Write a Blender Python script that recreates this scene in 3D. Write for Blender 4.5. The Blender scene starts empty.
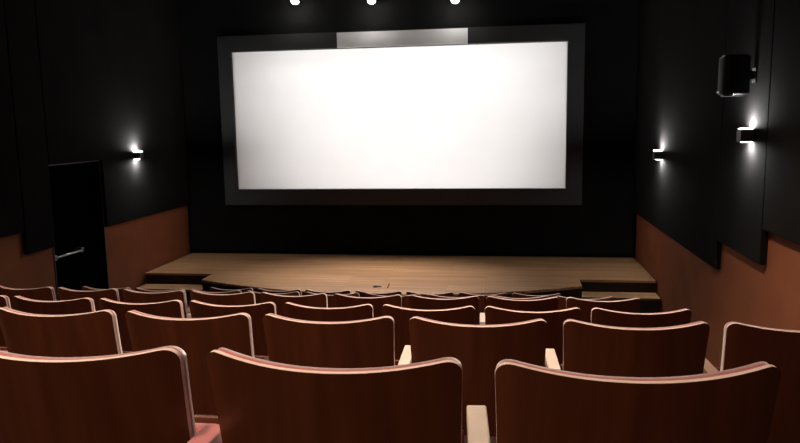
import bpy, bmesh, math, random
from mathutils import Vector, Matrix
random.seed(7)
PI = math.pi
SC = bpy.context.scene
COL = SC.collection
EYE = 2.651                     # eye height above the flat floor in front of the stage

# ------------------------------------------------------------------ materials
def new_mat(name):
    m = bpy.data.materials.new(name); m.use_nodes = True
    nt = m.node_tree
    return m, nt, nt.nodes['Principled BSDF']

def noise_mat(name, c1, c2, scale=(8, 8, 8), rough=0.6, spec=0.3, detail=4, bump=0.0, lo=0.3, hi=0.7, metallic=0.0, sheen=0.0, coat=0.0, nscale=1.0):
    m, nt, b = new_mat(name)
    tc = nt.nodes.new('ShaderNodeTexCoord'); mp = nt.nodes.new('ShaderNodeMapping')
    mp.inputs['Scale'].default_value = scale
    n = nt.nodes.new('ShaderNodeTexNoise'); n.inputs['Scale'].default_value = nscale; n.inputs['Detail'].default_value = detail
    r = nt.nodes.new('ShaderNodeValToRGB')
    r.color_ramp.elements[0].position = lo; r.color_ramp.elements[0].color = (*c1, 1)
    r.color_ramp.elements[1].position = hi; r.color_ramp.elements[1].color = (*c2, 1)
    nt.links.new(tc.outputs['Object'], mp.inputs['Vector']); nt.links.new(mp.outputs['Vector'], n.inputs['Vector'])
    nt.links.new(n.outputs['Fac'], r.inputs['Fac']); nt.links.new(r.outputs['Color'], b.inputs['Base Color'])
    b.inputs['Roughness'].default_value = rough; b.inputs['Specular IOR Level'].default_value = spec
    b.inputs['Metallic'].default_value = metallic
    if sheen: b.inputs['Sheen Weight'].default_value = sheen
    if coat: b.inputs['Coat Weight'].default_value = coat; b.inputs['Coat Roughness'].default_value = 0.25
    if bump:
        bp = nt.nodes.new('ShaderNodeBump'); bp.inputs['Strength'].default_value = bump; bp.inputs['Distance'].default_value = 0.01
        nt.links.new(n.outputs['Fac'], bp.inputs['Height']); nt.links.new(bp.outputs['Normal'], b.inputs['Normal'])
    return m

def plank_mat(name):
    m, nt, b = new_mat(name)
    tc = nt.nodes.new('ShaderNodeTexCoord')
    br = nt.nodes.new('ShaderNodeTexBrick')
    br.inputs['Color1'].default_value = (0.40, 0.225, 0.115, 1); br.inputs['Color2'].default_value = (0.29, 0.15, 0.072, 1)
    br.inputs['Mortar'].default_value = (0.10, 0.05, 0.025, 1)
    br.inputs['Scale'].default_value = 1.0; br.inputs['Mortar Size'].default_value = 0.002; br.inputs['Bias'].default_value = 0.0
    br.inputs['Brick Width'].default_value = 1.3; br.inputs['Row Height'].default_value = 0.075
    br.offset = 0.37
    mp = nt.nodes.new('ShaderNodeMapping'); mp.inputs['Scale'].default_value = (1.2, 26, 20)
    n = nt.nodes.new('ShaderNodeTexNoise'); n.inputs['Scale'].default_value = 1.0; n.inputs['Detail'].default_value = 5
    r = nt.nodes.new('ShaderNodeValToRGB')
    r.color_ramp.elements[0].position = 0.25; r.color_ramp.elements[0].color = (0.50, 0.48, 0.46, 1)
    r.color_ramp.elements[1].position = 0.75; r.color_ramp.elements[1].color = (1.15, 1.12, 1.08, 1)
    mx = nt.nodes.new('ShaderNodeMixRGB'); mx.blend_type = 'MULTIPLY'; mx.inputs['Fac'].default_value = 1.0
    nt.links.new(tc.outputs['Object'], br.inputs['Vector']); nt.links.new(tc.outputs['Object'], mp.inputs['Vector'])
    nt.links.new(mp.outputs['Vector'], n.inputs['Vector']); nt.links.new(n.outputs['Fac'], r.inputs['Fac'])
    nt.links.new(br.outputs['Color'], mx.inputs['Color1']); nt.links.new(r.outputs['Color'], mx.inputs['Color2'])
    nt.links.new(mx.outputs['Color'], b.inputs['Base Color'])
    b.inputs['Roughness'].default_value = 0.45; b.inputs['Specular IOR Level'].default_value = 0.35
    return m

def emit_mat(name, col, s):
    m, nt, b = new_mat(name)
    b.inputs['Base Color'].default_value = (*col, 1)
    b.inputs['Emission Color'].default_value = (*col, 1); b.inputs['Emission Strength'].default_value = s
    return m

M = {}
M['veneer'] = noise_mat('dark veneer', (0.080, 0.0190, 0.0072), (0.120, 0.031, 0.0115), (14, 3, 1.2), 0.42, 0.3, nscale=1.6)
M['ply_edge'] = noise_mat('pale plywood edge', (0.72, 0.53, 0.45), (0.82, 0.63, 0.55), (3, 60, 60), 0.5, 0.3)
M['red_fabric'] = noise_mat('red velour', (0.40, 0.085, 0.085), (0.50, 0.12, 0.115), (60, 60, 60), 0.85, 0.15, sheen=1.0, bump=0.1)
M['arm_wood'] = noise_mat('pale armrest wood', (0.62, 0.50, 0.42), (0.76, 0.63, 0.54), (20, 4, 20), 0.45, 0.35)
M['arm_shaded'] = noise_mat('shaded armrest wood', (0.22, 0.12, 0.08), (0.28, 0.16, 0.11), (20, 4, 20), 0.5, 0.3)  # the pale armrest wood again, with shade put into its colour
M['standard'] = noise_mat('dark standard', (0.045, 0.018, 0.012), (0.065, 0.026, 0.018), (8, 8, 8), 0.5, 0.3)
M['wall_brown'] = noise_mat('terracotta wall fabric', (0.27, 0.092, 0.041), (0.33, 0.114, 0.052), (3, 3, 3), 0.8, 0.15, detail=6)
M['black'] = noise_mat('black wall fabric', (0.0105, 0.0098, 0.0100), (0.0145, 0.0137, 0.0140), (2.5, 2.5, 2.5), 1.0, 0.03, detail=5)
M['deep_black'] = noise_mat('matt black paint', (0.0035, 0.0035, 0.004), (0.005, 0.005, 0.0055), (5, 5, 5), 1.0, 0.01)
M['back_cloth'] = noise_mat('black back wall cloth', (0.007, 0.0068, 0.007), (0.0085, 0.0083, 0.0085), (3, 3, 3), 1.0, 0.02)
M['trim'] = noise_mat('grey door trim', (0.10, 0.10, 0.10), (0.13, 0.13, 0.13), (4, 4, 4), 0.5, 0.3)
M['door_black'] = noise_mat('black door', (0.0008, 0.0008, 0.0008), (0.0012, 0.0012, 0.0012), (3, 3, 3), 1.0, 0.0)
M['frame_black'] = noise_mat('satin black frame', (0.020, 0.0205, 0.021), (0.026, 0.0265, 0.027), (2, 2, 2), 0.55, 0.35)
M['frame_pale'] = noise_mat('pale grey frame strip', (0.60, 0.60, 0.60), (0.70, 0.70, 0.69), (3, 3, 3), 0.42, 0.5)
M['screen'] = noise_mat('white screen cloth', (0.80, 0.79, 0.78), (0.84, 0.835, 0.83), (1.2, 1.2, 1.2), 0.9, 0.1)
M['stage'] = plank_mat('oak stage boards')
M['stage_dark'] = noise_mat('dark stained stage riser', (0.016, 0.008, 0.005), (0.026, 0.013, 0.008), (2, 2, 20), 0.6, 0.25)
M['carpet'] = noise_mat('dark carpet', (0.020, 0.012, 0.010), (0.034, 0.019, 0.015), (40, 40, 40), 0.95, 0.05, bump=0.2)
M['ceiling'] = noise_mat('black ceiling', (0.008, 0.008, 0.008), (0.011, 0.011, 0.011), (3, 3, 3), 0.9, 0.1)
M['rear'] = noise_mat('rear wall paint', (0.10, 0.045, 0.03), (0.13, 0.06, 0.04), (3, 3, 3), 0.85, 0.1)
M['metal'] = noise_mat('brushed grey metal', (0.28, 0.28, 0.28), (0.36, 0.36, 0.36), (4, 4, 60), 0.35, 0.5, metallic=0.8)
M['sconce'] = noise_mat('grey sconce casing', (0.025, 0.025, 0.025), (0.035, 0.035, 0.035), (6, 6, 6), 0.5, 0.4)
M['speaker'] = noise_mat('black speaker shell', (0.006, 0.006, 0.006), (0.009, 0.009, 0.009), (9, 9, 9), 0.22, 0.6)
M['grille'] = noise_mat('speaker grille', (0.004, 0.004, 0.004), (0.010, 0.010, 0.010), (200, 200, 200), 0.6, 0.3)
M['lamp'] = emit_mat('lamp lens', (1.0, 0.97, 0.92), 220)
M['sconce_up'] = emit_mat('upper sconce lens', (1.0, 0.98, 0.96), 1150)
M['sconce_down'] = emit_mat('lower sconce lens', (1.0, 0.98, 0.96), 760)
M['house'] = emit_mat('house lamp lens', (1.0, 0.80, 0.60), 6)
M['cable'] = noise_mat('black cable', (0.012, 0.012, 0.012), (0.02, 0.02, 0.02), (9, 9, 9), 0.5, 0.4)
M['glint'] = noise_mat('silver badge', (0.6, 0.6, 0.6), (0.7, 0.7, 0.7), (9, 9, 9), 0.3, 0.5, metallic=0.6)  # bright colour for the painted reflection low on the speakers

# ------------------------------------------------------------------ mesh helpers
def link_bm(name, bm, mats, parent=None, smooth=False, kind=None):
    bmesh.ops.recalc_face_normals(bm, faces=bm.faces[:])
    me = bpy.data.meshes.new(name); bm.to_mesh(me); bm.free()
    for m in (mats if isinstance(mats, (list, tuple)) else [mats]): me.materials.append(m)
    if smooth:
        for p in me.polygons: p.use_smooth = True
    o = bpy.data.objects.new(name, me); COL.objects.link(o)
    if parent: o.parent = parent
    if kind: o['kind'] = kind
    return o

def add_box(bm, x0, x1, y0, y1, z0, z1, mi=0, bev=0.0):
    b2 = bmesh.new()
    r = bmesh.ops.create_cube(b2, size=1.0)
    for v in b2.verts:
        v.co = Vector(((x0 + x1) / 2 + v.co.x * (x1 - x0), (y0 + y1) / 2 + v.co.y * (y1 - y0), (z0 + z1) / 2 + v.co.z * (z1 - z0)))
    if bev: bmesh.ops.bevel(b2, geom=b2.edges[:], offset=bev, segments=3, profile=0.5, affect='EDGES')
    merge(bm, b2, mi)

def merge(bm, b2, mi=0, mat=None):
    vm = {}
    for v in b2.verts: vm[v] = bm.verts.new(mat @ v.co if mat else v.co)
    for f in b2.faces:
        try:
            nf = bm.faces.new([vm[v] for v in f.verts]); nf.material_index = mi; nf.smooth = f.smooth
        except ValueError: pass
    b2.free()

def add_prism(bm, pts, axis, a, b, mi=0):
    """polygon pts (2D) extruded along axis from a to b"""
    def P(p, t):
        return {'x': (t, p[0], p[1]), 'y': (p[0], t, p[1]), 'z': (p[0], p[1], t)}[axis]
    A = [bm.verts.new(P(p, a)) for p in pts]; B = [bm.verts.new(P(p, b)) for p in pts]
    n = len(pts)
    fs = [bm.faces.new(A), bm.faces.new(B)]
    for i in range(n): fs.append(bm.faces.new([A[i], A[(i + 1) % n], B[(i + 1) % n], B[i]]))
    for f in fs: f.material_index = mi

def add_cyl(bm, c, r0, r1, h, axis=Vector((0, 0, 1)), seg=24, mi=0, cap=True):
    b2 = bmesh.new()
    bmesh.ops.create_cone(b2, cap_ends=cap, segments=seg, radius1=r0, radius2=r1, depth=h)
    q = Vector((0, 0, 1)).rotation_difference(axis.normalized()).to_matrix().to_4x4()
    merge(bm, b2, mi, Matrix.Translation(Vector(c)) @ q)

def add_tube(bm, pts, r, seg=8, mi=0):
    pts = [Vector(p) for p in pts]; rings = []
    for i, p in enumerate(pts):
        t = (pts[min(i + 1, len(pts) - 1)] - pts[max(i - 1, 0)]).normalized()
        up = Vector((0, 0, 1)) if abs(t.z) < 0.95 else Vector((1, 0, 0))
        a = t.cross(up).normalized(); b = t.cross(a)
        rings.append([bm.verts.new(p + r * (math.cos(2 * PI * k / seg) * a + math.sin(2 * PI * k / seg) * b)) for k in range(seg)])
    for i in range(len(rings) - 1):
        for k in range(seg):
            bm.faces.new([rings[i][k], rings[i][(k + 1) % seg], rings[i + 1][(k + 1) % seg], rings[i + 1][k]]).material_index = mi
    bm.faces.new(rings[0]).material_index = mi; bm.faces.new(rings[-1]).material_index = mi

def tag(o, label, cat, group=None):
    o['label'] = label; o['category'] = cat
    if group: o['group'] = group
    return o
def empty(name, loc=(0, 0, 0), rz=0.0):
    o = bpy.data.objects.new(name, None); COL.objects.link(o); o.location = loc; o.rotation_euler = (0, 0, rz)
    o.empty_display_size = 0.1
    return o
def Z(z): return z + EYE

# ------------------------------------------------------------------ the hall
XL, XR = -4.972, 1.879          # faces of the black panels on either side
T = 0.05                        # panel thickness
YB = 10.56                      # back wall
YREAR, ZC = -3.0, 4.95
ROWY = [0.0, 1.272, 2.517, 3.709, 4.947, 6.093, 7.329]
ROWTOP = [Z(-0.215), Z(-0.437), Z(-0.719), Z(-0.992), Z(-1.248), Z(-1.527), Z(-1.811)]
HC = 0.840                      # chair height
ROWZ = [t - HC for t in ROWTOP]
WX0, WX1 = XL - T, XR + T       # wall planes

# tiered floor
prof = [(YREAR, -0.3), (YB, -0.3), (YB, 0.0), (ROWY[6] - 0.16, 0.0)]
for i in range(5, -1, -1):
    prof.append((ROWY[i + 1] - 0.16, ROWZ[i])); prof.append((ROWY[i] - 0.16, ROWZ[i]))
prof += [(ROWY[0] - 0.16, ROWZ[0] + 0.25), (-1.2, ROWZ[0] + 0.25), (-1.2, ROWZ[0] + 0.5), (YREAR, ROWZ[0] + 0.5)]
bm = bmesh.new(); add_prism(bm, prof, 'x', WX0 - 0.2, WX1 + 0.2)
link_bm('floor', bm, M['carpet'], kind='structure')
bm = bmesh.new(); add_box(bm, WX0 - 0.2, WX1 + 0.2, YREAR - 0.2, YB + 0.2, ZC, ZC + 0.15)
ceiling = link_bm('ceiling', bm, M['ceiling'], kind='structure')
bm = bmesh.new(); add_box(bm, WX0 - 0.2, WX1 + 0.2, YB, YB + 0.15, -0.3, ZC)
link_bm('wall_back', bm, M['back_cloth'], kind='structure')
bm = bmesh.new(); add_box(bm, WX1, WX1 + 0.15, YREAR, YB, -0.3, ZC)
link_bm('wall_right', bm, M['wall_brown'], kind='structure')
# left wall with the doorway
YD1, YD2, ZDT = 8.142, 7.127, 2.232
bm = bmesh.new()
add_prism(bm, [(YREAR, -0.3), (YD2, -0.3), (YD2, ZDT), (YD1, ZDT), (YD1, -0.3), (YB, -0.3), (YB, ZC), (YREAR, ZC)], 'x', WX0 - 0.15, WX0)
link_bm('wall_left', bm, M['wall_brown'], kind='structure')
# rear wall with the projection port
PX, PY, PZ = -1.55, -3.5, 4.05
YS = 10.502
SX0, SX1, SZ0, SZ1 = -4.127, 0.902, Z(-1.004), Z(1.098)
k = (YREAR - PY) / (YS - PY)
hx0, hx1 = PX + (SX0 - PX + 0.005) * k, PX + (SX1 - PX - 0.005) * k
hz0, hz1 = PZ + (SZ0 - PZ + 0.005) * k, PZ + (SZ1 - PZ + 0.02) * k
bm = bmesh.new()
yw = YREAR
for (a, b, c, d) in ((WX0 - 0.2, hx0, -0.3, ZC), (hx1, WX1 + 0.2, -0.3, ZC), (hx0, hx1, -0.3, hz0), (hx0, hx1, hz1, ZC)):
    add_box(bm, a, b, yw - 0.012, yw, c, d)
link_bm('wall_rear', bm, M['rear'], kind='structure')

# black fabric panels above the terracotta wainscot
def panel(name, pts, x0, x1, label, bev=0.006):
    b2 = bmesh.new(); add_prism(b2, pts, 'x', x0, x1)
    bmesh.ops.bevel(b2, geom=b2.edges[:], offset=bev, segments=2, affect='EDGES')
    return tag(link_bm(name, b2, M['black']), label, 'wall panel', 'black fabric panels on the side walls')
G = 0.004
zr1, zr2, zr3 = Z(-1.356), Z(-1.092), Z(-0.824)
yr1, yr2 = 6.495, 5.41
panel('wall_panel', [(YB - 0.003, zr1), (yr1 + G, zr1), (yr1 + G, ZC - 0.003), (YB - 0.003, ZC - 0.003)], XR, WX1, 'large black wall panel on the right wall reaching to the stage end, behind the far sconce')
panel('wall_panel', [(yr1 - G, zr2), (yr2 + G, zr2), (yr2 + G, ZC - 0.003), (yr1 - G, ZC - 0.003)], XR, WX1, 'narrow middle black panel on the right wall with the nearer sconce and speaker')
panel('wall_panel', [(yr2 - G, zr3), (YREAR + 0.02, zr3), (YREAR + 0.02, ZC - 0.003), (yr2 - G, ZC - 0.003)], XR, WX1, 'black wall panel at the right photo edge with the highest lower edge')
zl1, zl2, zl3, yl2 = Z(-1.2545), Z(-1.321), Z(-1.080), 6.62
DF = 0.018
panel('wall_panel', [(YB - 0.003, zl1), (YD1 + DF, zl1), (YD1 + DF, ZDT + DF), (YD2 - DF, ZDT + DF), (YD2 - DF, ZC - 0.003), (YB - 0.003, ZC - 0.003)], WX0, XL, 'large black wall panel on the left wall over the door and around the sconce')
panel('wall_panel', [(YD2 - DF - 2 * G, zl2), (yl2 + G, zl2), (yl2 + G, ZC - 0.003), (YD2 - DF - 2 * G, ZC - 0.003)], WX0, XL, 'narrow black wall panel on the left wall just before the door')
panel('wall_panel', [(yl2 - G, zl3), (YREAR + 0.02, zl3), (YREAR + 0.02, ZC - 0.003), (yl2 - G, ZC - 0.003)], WX0, XL, 'black wall panel at the left photo edge, lower edge higher than its neighbour')

# door on the left
bm = bmesh.new()
xd = WX0 - 0.10
add_box(bm, xd - 0.045, xd, YD2 + 0.004, YD1 - 0.004, 0.005, ZDT - 0.004, bev=0.003)
door = link_bm('door_1', bm, M['door_black'], kind='structure')
bm = bmesh.new()
add_box(bm, WX0 - 0.05, WX0 + 0.012, YD2 - DF + 0.002, YD1 + DF - 0.002, ZDT, ZDT + DF - 0.004)
add_box(bm, WX0 - 0.05, WX0 + 0.012, YD1, YD1 + DF - 0.004, 0.0, ZDT)
add_box(bm, WX0 - 0.05, WX0 + 0.012, YD2 - DF + 0.004, YD2, 0.0, ZDT)
bmesh.ops.bevel(bm, geom=bm.edges[:], offset=0.002, segments=2, affect='EDGES')
link_bm('door_frame', bm, M['trim'], door)
bm = bmesh.new()
add_box(bm, WX0 - 0.15, WX0 + 0.008, YD2 + 0.0, YD2 + 0.003, 0.0, ZDT); add_box(bm, WX0 - 0.15, WX0 + 0.008, YD1 - 0.003, YD1, 0.0, ZDT); add_box(bm, WX0 - 0.15, WX0 + 0.008, YD2 + 0.003, YD1 - 0.003, ZDT - 0.003, ZDT)
link_bm('door_lining', bm, M['deep_black'], door)
bm = bmesh.new()
zb = Z(-1.47)
add_tube(bm, [(xd + 0.075, YD2 + 0.06, zb), (xd + 0.075, YD2 + 0.58, zb)], 0.014, 12)
add_box(bm, xd, xd + 0.08, YD2 + 0.035, YD2 + 0.085, zb - 0.03, zb + 0.03, bev=0.005)
add_box(bm, xd, xd + 0.08, YD2 + 0.555, YD2 + 0.605, zb - 0.03, zb + 0.03, bev=0.005)
link_bm('push_bar', bm, M['metal'], door)

# ------------------------------------------------------------------ stage
ZS = Z(-2.038); YSF = 9.02
AX0, AX1 = -3.985, 0.965
apron = []
for i in range(25):
    t = -1 + 2 * i / 24
    apron.append(((AX0 + AX1) / 2 + t * (AX1 - AX0) / 2, 8.04 + 0.62 * abs(t) ** 2.0))
outline = [(WX0 + 0.045, YB - 0.006), (WX0 + 0.045, YSF), (AX0, YSF)] + apron + [(AX1, YSF), (WX1 - 0.02, YSF), (WX1 - 0.02, YB - 0.006)]
stage = empty('stage', ((AX0 + AX1) / 2, 9.4, 0))
tag(stage, 'low wooden stage with bowed front apron under the white screen', 'stage')
off = Vector((-(AX0 + AX1) / 2, -9.4, 0))
def shifted(bm, o):
    for v in bm.verts: v.co += o
    return bm
bm = bmesh.new(); add_prism(bm, outline, 'z', ZS - 0.03, ZS)
link_bm('deck', shifted(bm, off), M['stage'], stage)
inner = [(x, y + (0.015 if y < 10 else 0)) for x, y in outline]
bm = bmesh.new(); add_prism(bm, inner, 'z', 0.0, ZS - 0.0302)
link_bm('riser', shifted(bm, off), M['stage_dark'], stage)
def stage_step(x0, x1, label):
    t = empty('stage_step', ((x0 + x1) / 2, YSF - 0.3, 0))
    tag(t, label, 'step', 'steps beside the stage apron')
    o = Vector((-(x0 + x1) / 2, -(YSF - 0.3), 0))
    z1, z2 = ZS - 0.155, ZS - 0.38
    bm = bmesh.new()
    add_prism(bm, [(YSF - 0.004, 0), (YSF - 0.004, z1 - 0.03), (YSF - 0.28, z1 - 0.03), (YSF - 0.28, z2 - 0.03), (YSF - 0.55, z2 - 0.03), (YSF - 0.55, 0)], 'x', x0 + 0.004, x1 - 0.004)
    link_bm('step_body', shifted(bm, o), M['stage_dark'], t)
    for (za, ya, yb) in ((z1, YSF - 0.30, YSF - 0.004), (z2, YSF - 0.57, YSF - 0.284)):
        bm = bmesh.new(); add_box(bm, x0, x1, ya, yb, za - 0.03, za, bev=0.003)
        link_bm('tread', shifted(bm, o), M['stage'], t)
stage_step(WX0 + 0.045, AX0 - 0.006, 'dark wooden step at the left end of the stage beside the apron')
stage_step(AX1 + 0.006, WX1 - 0.02, 'dark wooden step at the right end of the stage against the terracotta wall')
bm = bmesh.new(); add_box(bm, WX0 + 0.01, WX1 - 0.01, YB - 0.022, YB - 0.002, ZS + 0.001, ZS + 0.05)
link_bm('baseboard_back', bm, M['deep_black'], kind='structure')
# two little cable ends on the stage edge
def cable(name, c, pts, label):
    bm = bmesh.new(); add_tube(bm, [(x, y, z + 0.006) for x, y, z in pts], 0.006, 8)
    o = link_bm(name, bm, M['cable'], smooth=True); o.location = (c[0], c[1], ZS)
    tag(o, label, 'cable', 'bits of cable on the stage edge')
loop = [(0.055 * math.cos(a), 0.05 * math.sin(a), 0.002 * i / 4) for i, a in enumerate([2 * PI * j / 20 for j in range(21)])] + [(0.09, 0.02, 0.0), (0.12, 0.03, 0.0)]
cable('cable', (-1.575, 8.41, 0), [(x * .55, y * .6, z * .5) for x, y, z in loop], 'small loop of black cable lying on the stage boards')
cable('cable', (-1.41, 8.41, 0), [(-0.02, 0, 0), (-0.005, -0.005, 0), (0.0, 0.0, 0.015), (0.003, 0.003, 0.04), (0.006, 0.015, 0.045)], 'short black cable end sticking up beside the cable loop')

# ------------------------------------------------------------------ screen
FX0, FX1, FZ0, FZ1 = -4.335, 1.135, Z(-1.249), Z(1.340)
CX = (SX0 + SX1) / 2
scr = empty('projection_screen', (CX, YB - 0.03, (FZ0)))
tag(scr, 'large blank white cinema screen in a wide black frame on the back wall', 'screen')
so = Vector((-CX, -(YB - 0.03), -FZ0))
bm = bmesh.new(); add_box(bm, SX0 - 0.02, SX1 + 0.02, YS, YB - 0.004, SZ0 - 0.02, SZ1 + 0.02)
link_bm('screen_cloth', shifted(bm, so), M['screen'], scr)
YF = YS - 0.055
def bar(name, pts, m=M['frame_black'], y0=YF, y1=YB - 0.003):
    bm = bmesh.new(); add_prism(bm, pts, 'y', y0, y1)
    bmesh.ops.bevel(bm, geom=bm.edges[:], offset=0.006, segments=2, affect='EDGES')
    return link_bm(name, shifted(bm, so), m, scr)
bar('frame_top', [(FX0, FZ1), (FX1, FZ1), (SX1, SZ1), (SX0, SZ1)])
bar('frame_bottom', [(FX0, FZ0), (FX1, FZ0), (SX1, SZ0), (SX0, SZ0)])
bar('frame_side', [(FX0, FZ0), (FX0, FZ1), (SX0, SZ1), (SX0, SZ0)])
bar('frame_side', [(FX1, FZ0), (FX1, FZ1), (SX1, SZ1), (SX1, SZ0)])
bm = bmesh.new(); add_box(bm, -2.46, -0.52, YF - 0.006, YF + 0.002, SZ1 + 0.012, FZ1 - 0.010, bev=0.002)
s = link_bm('frame_strip', shifted(bm, so), M['frame_pale'], scr); s['label'] = 'pale grey middle strip of the top frame bar'  # paler grey strip set on the middle of the top bar

# ------------------------------------------------------------------ lamps over the screen
LY = 10.30
LAMPS = [(-3.04, Z(1.785)), (-1.895, Z(1.742)), (-0.690, Z(1.700))]
bm = bmesh.new(); add_box(bm, -3.9, 0.4, LY + 0.16, LY + 0.21, Z(1.97), Z(2.02), bev=0.004)
for x in (-3.6, -1.6, 0.2): add_tube(bm, [(x, LY + 0.185, Z(1.97)), (x, LY + 0.185, ZC)], 0.012, 10)
tag(link_bm('lamp_bar', bm, M['deep_black']), 'black lighting bar hung from the ceiling above the screen', 'lighting bar')
nm = ['leftmost of the three bright spotlights above the screen', 'middle one of the three bright spotlights above the screen', 'rightmost of the three bright spotlights above the screen']
for i, (x, z) in enumerate(LAMPS):
    t = empty('spotlight', (x, LY, z)); tag(t, nm[i], 'spotlight', 'spotlights above the screen')
    ax = Vector((0, -0.45, -1)).normalized()
    bm = bmesh.new(); c = -ax * 0.09
    add_cyl(bm, c, 0.062, 0.056, 0.17, ax)
    link_bm('housing', bm, M['deep_black'], t)
    bm = bmesh.new(); add_cyl(bm, ax * 0.004, 0.052, 0.052, 0.01, ax)
    b2 = bmesh.new(); bmesh.ops.create_uvsphere(b2, u_segments=20, v_segments=10, radius=0.052)
    for v in b2.verts: v.co.z *= 0.6
    merge(bm, b2, 0, Matrix.Translation(ax * 0.006) @ Vector((0, 0, 1)).rotation_difference(ax).to_matrix().to_4x4())
    link_bm('lens', bm, M['lamp'], t, smooth=True)
    bm = bmesh.new(); add_tube(bm, [(0, 0.185, Z(1.97) - z), (0, 0.185, 0.08), (0, 0.04, 0.06)], 0.010, 8)
    link_bm('bracket', bm, M['deep_black'], t)

def light(name, kind, loc, direction, energy, color, **kw):
    l = bpy.data.lights.new(name, kind); l.energy = energy; l.color = color
    for a, v in kw.items(): setattr(l, a, v)
    o = bpy.data.objects.new(name, l); COL.objects.link(o); o.location = loc
    o.rotation_euler = Vector(direction).to_track_quat('-Z', 'Y').to_euler()
    return o
WARM = (1.0, 0.80, 0.62)
for i, (x, z) in enumerate(LAMPS):
    light('spotlight_beam', 'SPOT', (x, LY - 0.035, z - 0.06), ((-1.6 - x) * 0.13, -0.42, -1), 430, (1.0, 0.94, 0.87), spot_size=math.radians(52), spot_blend=1.0, shadow_soft_size=0.04)
# projector in the booth behind the rear wall
aim = Vector((-1.45, YS, Z(0.40))) - Vector((PX, PY, PZ))
light('projector_beam', 'SPOT', (PX, PY, PZ), aim, 9500, (1.0, 0.985, 0.975), spot_size=math.radians(27), spot_blend=1.0, shadow_soft_size=0.0)

# house lights recessed in the ceiling
for (x, y, e, dy) in ((-4.0, 0.9, 300, 0), (-1.2, 0.9, 300, 0), (-4.0, 3.6, 460, 0), (-1.8, 3.2, 220, 0), (0.0, 4.2, 800, 0), (-2.2, -0.9, 260, 0.45), (-0.2, -0.9, 230, 0.45)):
    bm = bmesh.new(); add_cyl(bm, (x, y, ZC - 0.012), 0.10, 0.085, 0.024, Vector((0, 0, -1)))
    link_bm('downlight', bm, M['house'], ceiling)
    light('house_light', 'SPOT', (x, y, ZC - 0.04), (0, dy, -1), e, WARM, spot_size=math.radians(94), spot_blend=0.7, shadow_soft_size=0.09)

# ------------------------------------------------------------------ wall sconces
def sconce(x, y, z, side, label):
    t = empty('wall_sconce', (x, y, z)); tag(t, label, 'wall lamp', 'up and down wall lamps')
    a, b = (-0.095, 0.0) if side > 0 else (0.0, 0.095)
    bm = bmesh.new(); add_box(bm, a, b, -0.05, 0.05, -0.05, 0.05, bev=0.004)
    link_bm('casing', bm, M['sconce'], t)
    cx = (a + b) / 2
    lx = -0.058 * side
    for s_ in (1, -1):
        bm = bmesh.new(); add_box(bm, a + 0.010, b - 0.010, -0.04, 0.04, min(s_ * 0.049, s_ * 0.0507), max(s_ * 0.049, s_ * 0.0507))
        link_bm('lens', bm, M['sconce_up' if s_ > 0 else 'sconce_down'], t)
sconce(XL, 8.95, Z(-0.386), -1, 'lit wall lamp on the left wall, beyond the door')
sconce(XR, 8.80, Z(-0.442), 1, 'lit wall lamp on the right wall, the farther one close to the stage')
sconce(XR, 5.73, Z(-0.144), 1, 'lit wall lamp on the right wall under the speaker')

# ------------------------------------------------------------------ speakers
def speaker(loc, rz, side, label):
    t = empty('wall_speaker', loc, rz); tag(t, label, 'speaker', 'wall speakers')
    # front faces local -Y; outline in plan with a curved front, tapering to the wall
    plan = [(-0.085, 0.13), (0.085, 0.13), (0.125, -0.02)]
    plan += [(0.125 * math.cos(a), -0.03 - 0.085 * math.sin(a)) for a in [PI * j / 12 for j in range(13)]]
    plan += [(-0.125, -0.02)]
    bm = bmesh.new(); add_prism(bm, plan, 'z', -0.19, 0.19)
    bmesh.ops.bevel(bm, geom=[e for e in bm.edges if abs(e.verts[0].co.z - e.verts[1].co.z) < 1e-6], offset=0.018, segments=3, affect='EDGES')
    link_bm('cabinet', bm, M['speaker'], t, smooth=False)
    g0 = [(0.128 * math.cos(a), -0.034 - 0.087 * math.sin(a)) for a in [PI * (0.08 + 0.84 * j / 14) for j in range(15)]]
    g1 = [(p[0] * 0.93, p[1] + 0.010) for p in g0]
    bm = bmesh.new(); add_prism(bm, g0 + g1[::-1], 'z', -0.165, 0.165)
    link_bm('grille', bm, M['grille'], t)
    bm = bmesh.new(); add_box(bm, -0.03, 0.03, -0.127, -0.119, -0.158, -0.142, bev=0.002)
    link_bm('glint', bm, M['glint'], t)  # added pale bar in place of the small white reflection on the cabinet
    bm = bmesh.new(); add_box(bm, -0.03, 0.03, 0.12, 0.20, -0.04, 0.04, bev=0.004); add_box(bm, -0.05, 0.05, 0.19, 0.205, -0.07, 0.07, bev=0.003)
    br = link_bm('bracket', bm, M['speaker'], t)
    t.scale = (0.80, 0.80, 0.80)
    return t
s1 = speaker((XR - 0.164, 5.72, Z(0.305)), -PI / 2, 1, 'black curved speaker mounted high on the right wall above a wall lamp')
s2 = speaker((XL + 0.164, 6.00, Z(0.290)), PI / 2, -1, 'black speaker on the left wall cut off by the photo edge')

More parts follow.
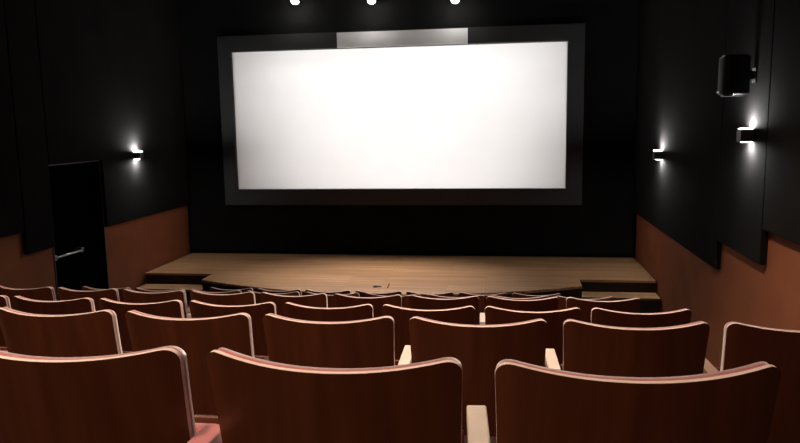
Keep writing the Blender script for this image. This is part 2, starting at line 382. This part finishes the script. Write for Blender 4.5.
# ------------------------------------------------------------------ cinema seats
W = 0.498; FLARE = 0.018; SAG = 0.066; DIP = 0.020; REC = math.tan(math.radians(11))
def back_bm(w, ztop, zbot, dip, yoff, th, r, crown=0.0, edge_mi=1):
    hw = w / 2
    xs = [-hw + r * (1 - math.cos(PI / 2 * j / 7)) for j in range(8)]
    n = 18
    xs += [-hw + r + (w - 2 * r) * j / n for j in range(1, n)]
    xs += [-x for x in xs[:8][::-1]]
    NV = 12
    def zt(x):
        u = x / hw; c = 0.0; e = abs(x) - (hw - r)
        if e > 0: c = r - math.sqrt(max(r * r - e * e, 0))
        return ztop - dip * (1 - abs(u) ** 2.2) - c
    def zb(x):
        c = 0.0; e = abs(x) - (hw - r)
        if e > 0: c = (r - math.sqrt(max(r * r - e * e, 0)))
        return zbot + c
    bm = bmesh.new(); F, B = [], []
    for x in xs:
        u = x / (W / 2)
        cf, cb = [], []
        for j in range(NV + 1):
            z = zb(x) + (zt(x) - zb(x)) * j / NV
            y = -SAG * (1 - min(u * u, 1)) + (HC - z) * REC + yoff
            v = j / NV
            cr = crown * (1 - (abs(x) / hw) ** 6) * (1 - (2 * v - 1) ** 8)
            xf = x * (1 + FLARE / hw * 0.5 * max(0.0, (z - 0.55) / (HC - 0.55)) ** 1.5)
            cb.append(bm.verts.new((xf, y, z))); cf.append(bm.verts.new((xf, y + th + cr, z)))
        F.append(cf); B.append(cb)
    m = len(xs)
    for i in range(m - 1):
        for j in range(NV):
            bm.faces.new([F[i][j], F[i + 1][j], F[i + 1][j + 1], F[i][j + 1]]).smooth = True
            bm.faces.new([B[i][j], B[i][j + 1], B[i + 1][j + 1], B[i + 1][j]]).smooth = True
        for (j) in (0, NV):
            f = bm.faces.new([F[i][j], F[i + 1][j], B[i + 1][j], B[i][j]]); f.material_index = edge_mi; f.smooth = True
    for i in (0, m - 1):
        for j in range(NV):
            f = bm.faces.new([F[i][j], F[i][j + 1], B[i][j + 1], B[i][j]]); f.material_index = edge_mi; f.smooth = True
    for e in bm.edges:
        if len(e.link_faces) == 2 and (e.link_faces[0].material_index != e.link_faces[1].material_index): e.smooth = False
    return bm
def seat_pad_bm(w, h, th, z0, y0, tilt, bev):
    bm = bmesh.new(); add_box(bm, -w / 2, w / 2, 0, th, 0, h, bev=bev)
    R = Matrix.Translation((0, y0, z0)) @ Matrix.Rotation(tilt, 4, 'X')
    for v in bm.verts: v.co = R @ v.co
    for f in bm.faces: f.smooth = True
    return bm
def arm_bm(x, y0, y1, w, z1=0.637, th=0.035):
    bm = bmesh.new(); add_box(bm, x - w / 2, x + w / 2, y0, y1, z1 - th, z1, bev=0.004); return bm
def standard_bm(x):
    bm = bmesh.new()
    add_prism(bm, [(0.10, 0.02), (0.27, 0.02), (0.25, 0.35), (0.29, 0.61), (0.05, 0.61), (0.12, 0.35)], 'x', x - 0.016, x + 0.016)
    add_box(bm, x - 0.021, x + 0.021, 0.06, 0.30, 0.0, 0.02, bev=0.003)
    return bm
PITCH = 0.566
def make_seat(right_end=False, red_arm=False, shaded_arm=False, no_arm=False):
    t = empty('cinema_seat')
    b = link_bm('backrest', back_bm(W, HC, 0.36, DIP, 0.0, 0.013, 0.034), [M['veneer'], M['ply_edge']], t)
    link_bm('back_cushion', back_bm(W - 0.006, HC - 0.003, 0.37, DIP, 0.0135, 0.024, 0.034, crown=0.010, edge_mi=0), M['red_fabric'], t)
    link_bm('seat_cushion', seat_pad_bm(0.46, 0.235, 0.065, 0.325, 0.200, -0.06, 0.022), M['red_fabric'], t)
    link_bm('seat_shell', seat_pad_bm(0.47, 0.245, 0.016, 0.320, 0.2675, -0.06, 0.006), M['veneer'], t)
    bm = bmesh.new(); add_tube(bm, [(-PITCH / 2 + 0.012, 0.215, 0.34), (PITCH / 2 - 0.035, 0.215, 0.34)], 0.013, 10)
    link_bm('pivot_bar', bm, M['standard'], t)
    for sx in (-1, 1):
        bm = bmesh.new(); add_box(bm, min(sx * 0.20, sx * 0.252), max(sx * 0.20, sx * 0.252), 0.095, 0.135, 0.44, 0.47, bev=0.003)
        link_bm('back_bracket', bm, M['standard'], t)
    for sx in ((-1, 1) if right_end else (-1,)):
        link_bm('standard', standard_bm(sx * PITCH / 2), M['standard'], t)
        if red_arm and sx < 0:
            a = link_bm('armrest', arm_bm(-0.281, -0.03, 0.085, 0.046, 0.640, 0.05), M['red_fabric'], t); a['label'] = 'short padded red armrest'
        elif not (no_arm and sx < 0):
            link_bm('armrest', arm_bm(sx * PITCH / 2, 0.03, 0.272, 0.045), M['arm_shaded'] if shaded_arm else M['arm_wood'], t)
    return t
PROTO = {}
def place_seat(key, loc, rz, label, group):
    if key not in PROTO:
        o = make_seat(*key); PROTO[key] = o
    else:
        src = PROTO[key]; o = src.copy(); COL.objects.link(o)
        for ch in list(src.children):
            c = ch.copy(); COL.objects.link(c); c.parent = o
    o.location = loc; o.rotation_euler = (0, 0, rz); tag(o, label, 'cinema seat', group)
    return o
KC, XC = 0.008, -1.324
NTH = ['first', 'second', 'third', 'fourth', 'fifth', 'sixth', 'seventh', 'eighth', 'ninth', 'tenth']
ROWS = {1: (-0.89, 3, 'the nearest row'), 2: (-2.329, 7, 'the second-nearest row'),
        3: (-3.201, 8, 'the third-nearest row'), 4: (-3.782, 9, 'the fourth-nearest row'),
        5: (-3.776, 9, 'the second-farthest row'), 6: (-3.011, 7, 'the farthest row')}
for r, (x0, n, rn) in ROWS.items():
    for i in range(n):
        x = 0.2 + (x0 + 0.56 * i - 0.2) * (1.018 if r == 2 else PITCH / 0.56)
        y = ROWY[r] + KC * (x - XC) ** 2
        rz = math.atan(2 * KC * (x - XC))
        if r == 1:            # the nearest seats sit a little askew
            dx, dy, dr = ((0, 0, 0), (0.004, -0.013, -0.045), (0.012, -0.016, 0.045))[i]
            x += dx; y += dy; rz += dr
        key = (i == n - 1 and r > 1, r == 1 and i == 1, r == 2 and i == n - 1, r == 2 and i < 4)
        if r == 1:
            lab = ['dark wooden cinema seat in the nearest row, cut off at bottom left', 'dark wooden cinema seat in the middle of the nearest row, bottom centre of the photo', 'dark wooden cinema seat at the right end of the nearest row'][i]
        elif i == 0: lab = f'dark wooden cinema seat at the left end of {rn}'
        elif i == n - 1: lab = f'dark wooden cinema seat at the right end of {rn}'
        elif i <= n // 2: lab = f'dark wooden cinema seat, {NTH[i]} from left in {rn}'
        else: lab = f'dark wooden cinema seat, {NTH[n - 1 - i]} from right in {rn}'
        place_seat(key, (x, y, ROWZ[r]), rz, lab, f'seats in {rn}')

# ------------------------------------------------------------------ camera
yaw, pitch, roll, f = 0.148, 0.141, -0.017, 700.0
cy, sy, cp, sp, cr, sr = math.cos(yaw), math.sin(yaw), math.cos(pitch), math.sin(pitch), math.cos(roll), math.sin(roll)
fw = Vector((-sy * cp, cy * cp, -sp)); r0 = Vector((cy, sy, 0)); u0 = r0.cross(fw)
rv = cr * r0 + sr * u0; uv = -sr * r0 + cr * u0
cam = bpy.data.cameras.new('camera'); co = bpy.data.objects.new('camera', cam); COL.objects.link(co)
co.matrix_world = Matrix(((rv.x, uv.x, -fw.x, 0), (rv.y, uv.y, -fw.y, 0), (rv.z, uv.z, -fw.z, EYE), (0, 0, 0, 1)))
cam.sensor_width = 36; cam.lens = f / 800 * 36; cam.clip_start = 0.02
SC.camera = co
w = bpy.data.worlds.new('world'); SC.world = w; w.use_nodes = True
w.node_tree.nodes['Background'].inputs['Color'].default_value = (0, 0, 0, 1)
SC.view_settings.view_transform = 'Standard'; SC.view_settings.look = 'None'
SC.view_settings.gamma = 1; SC.view_settings.use_curve_mapping = False
SC.view_settings.exposure = 0.0
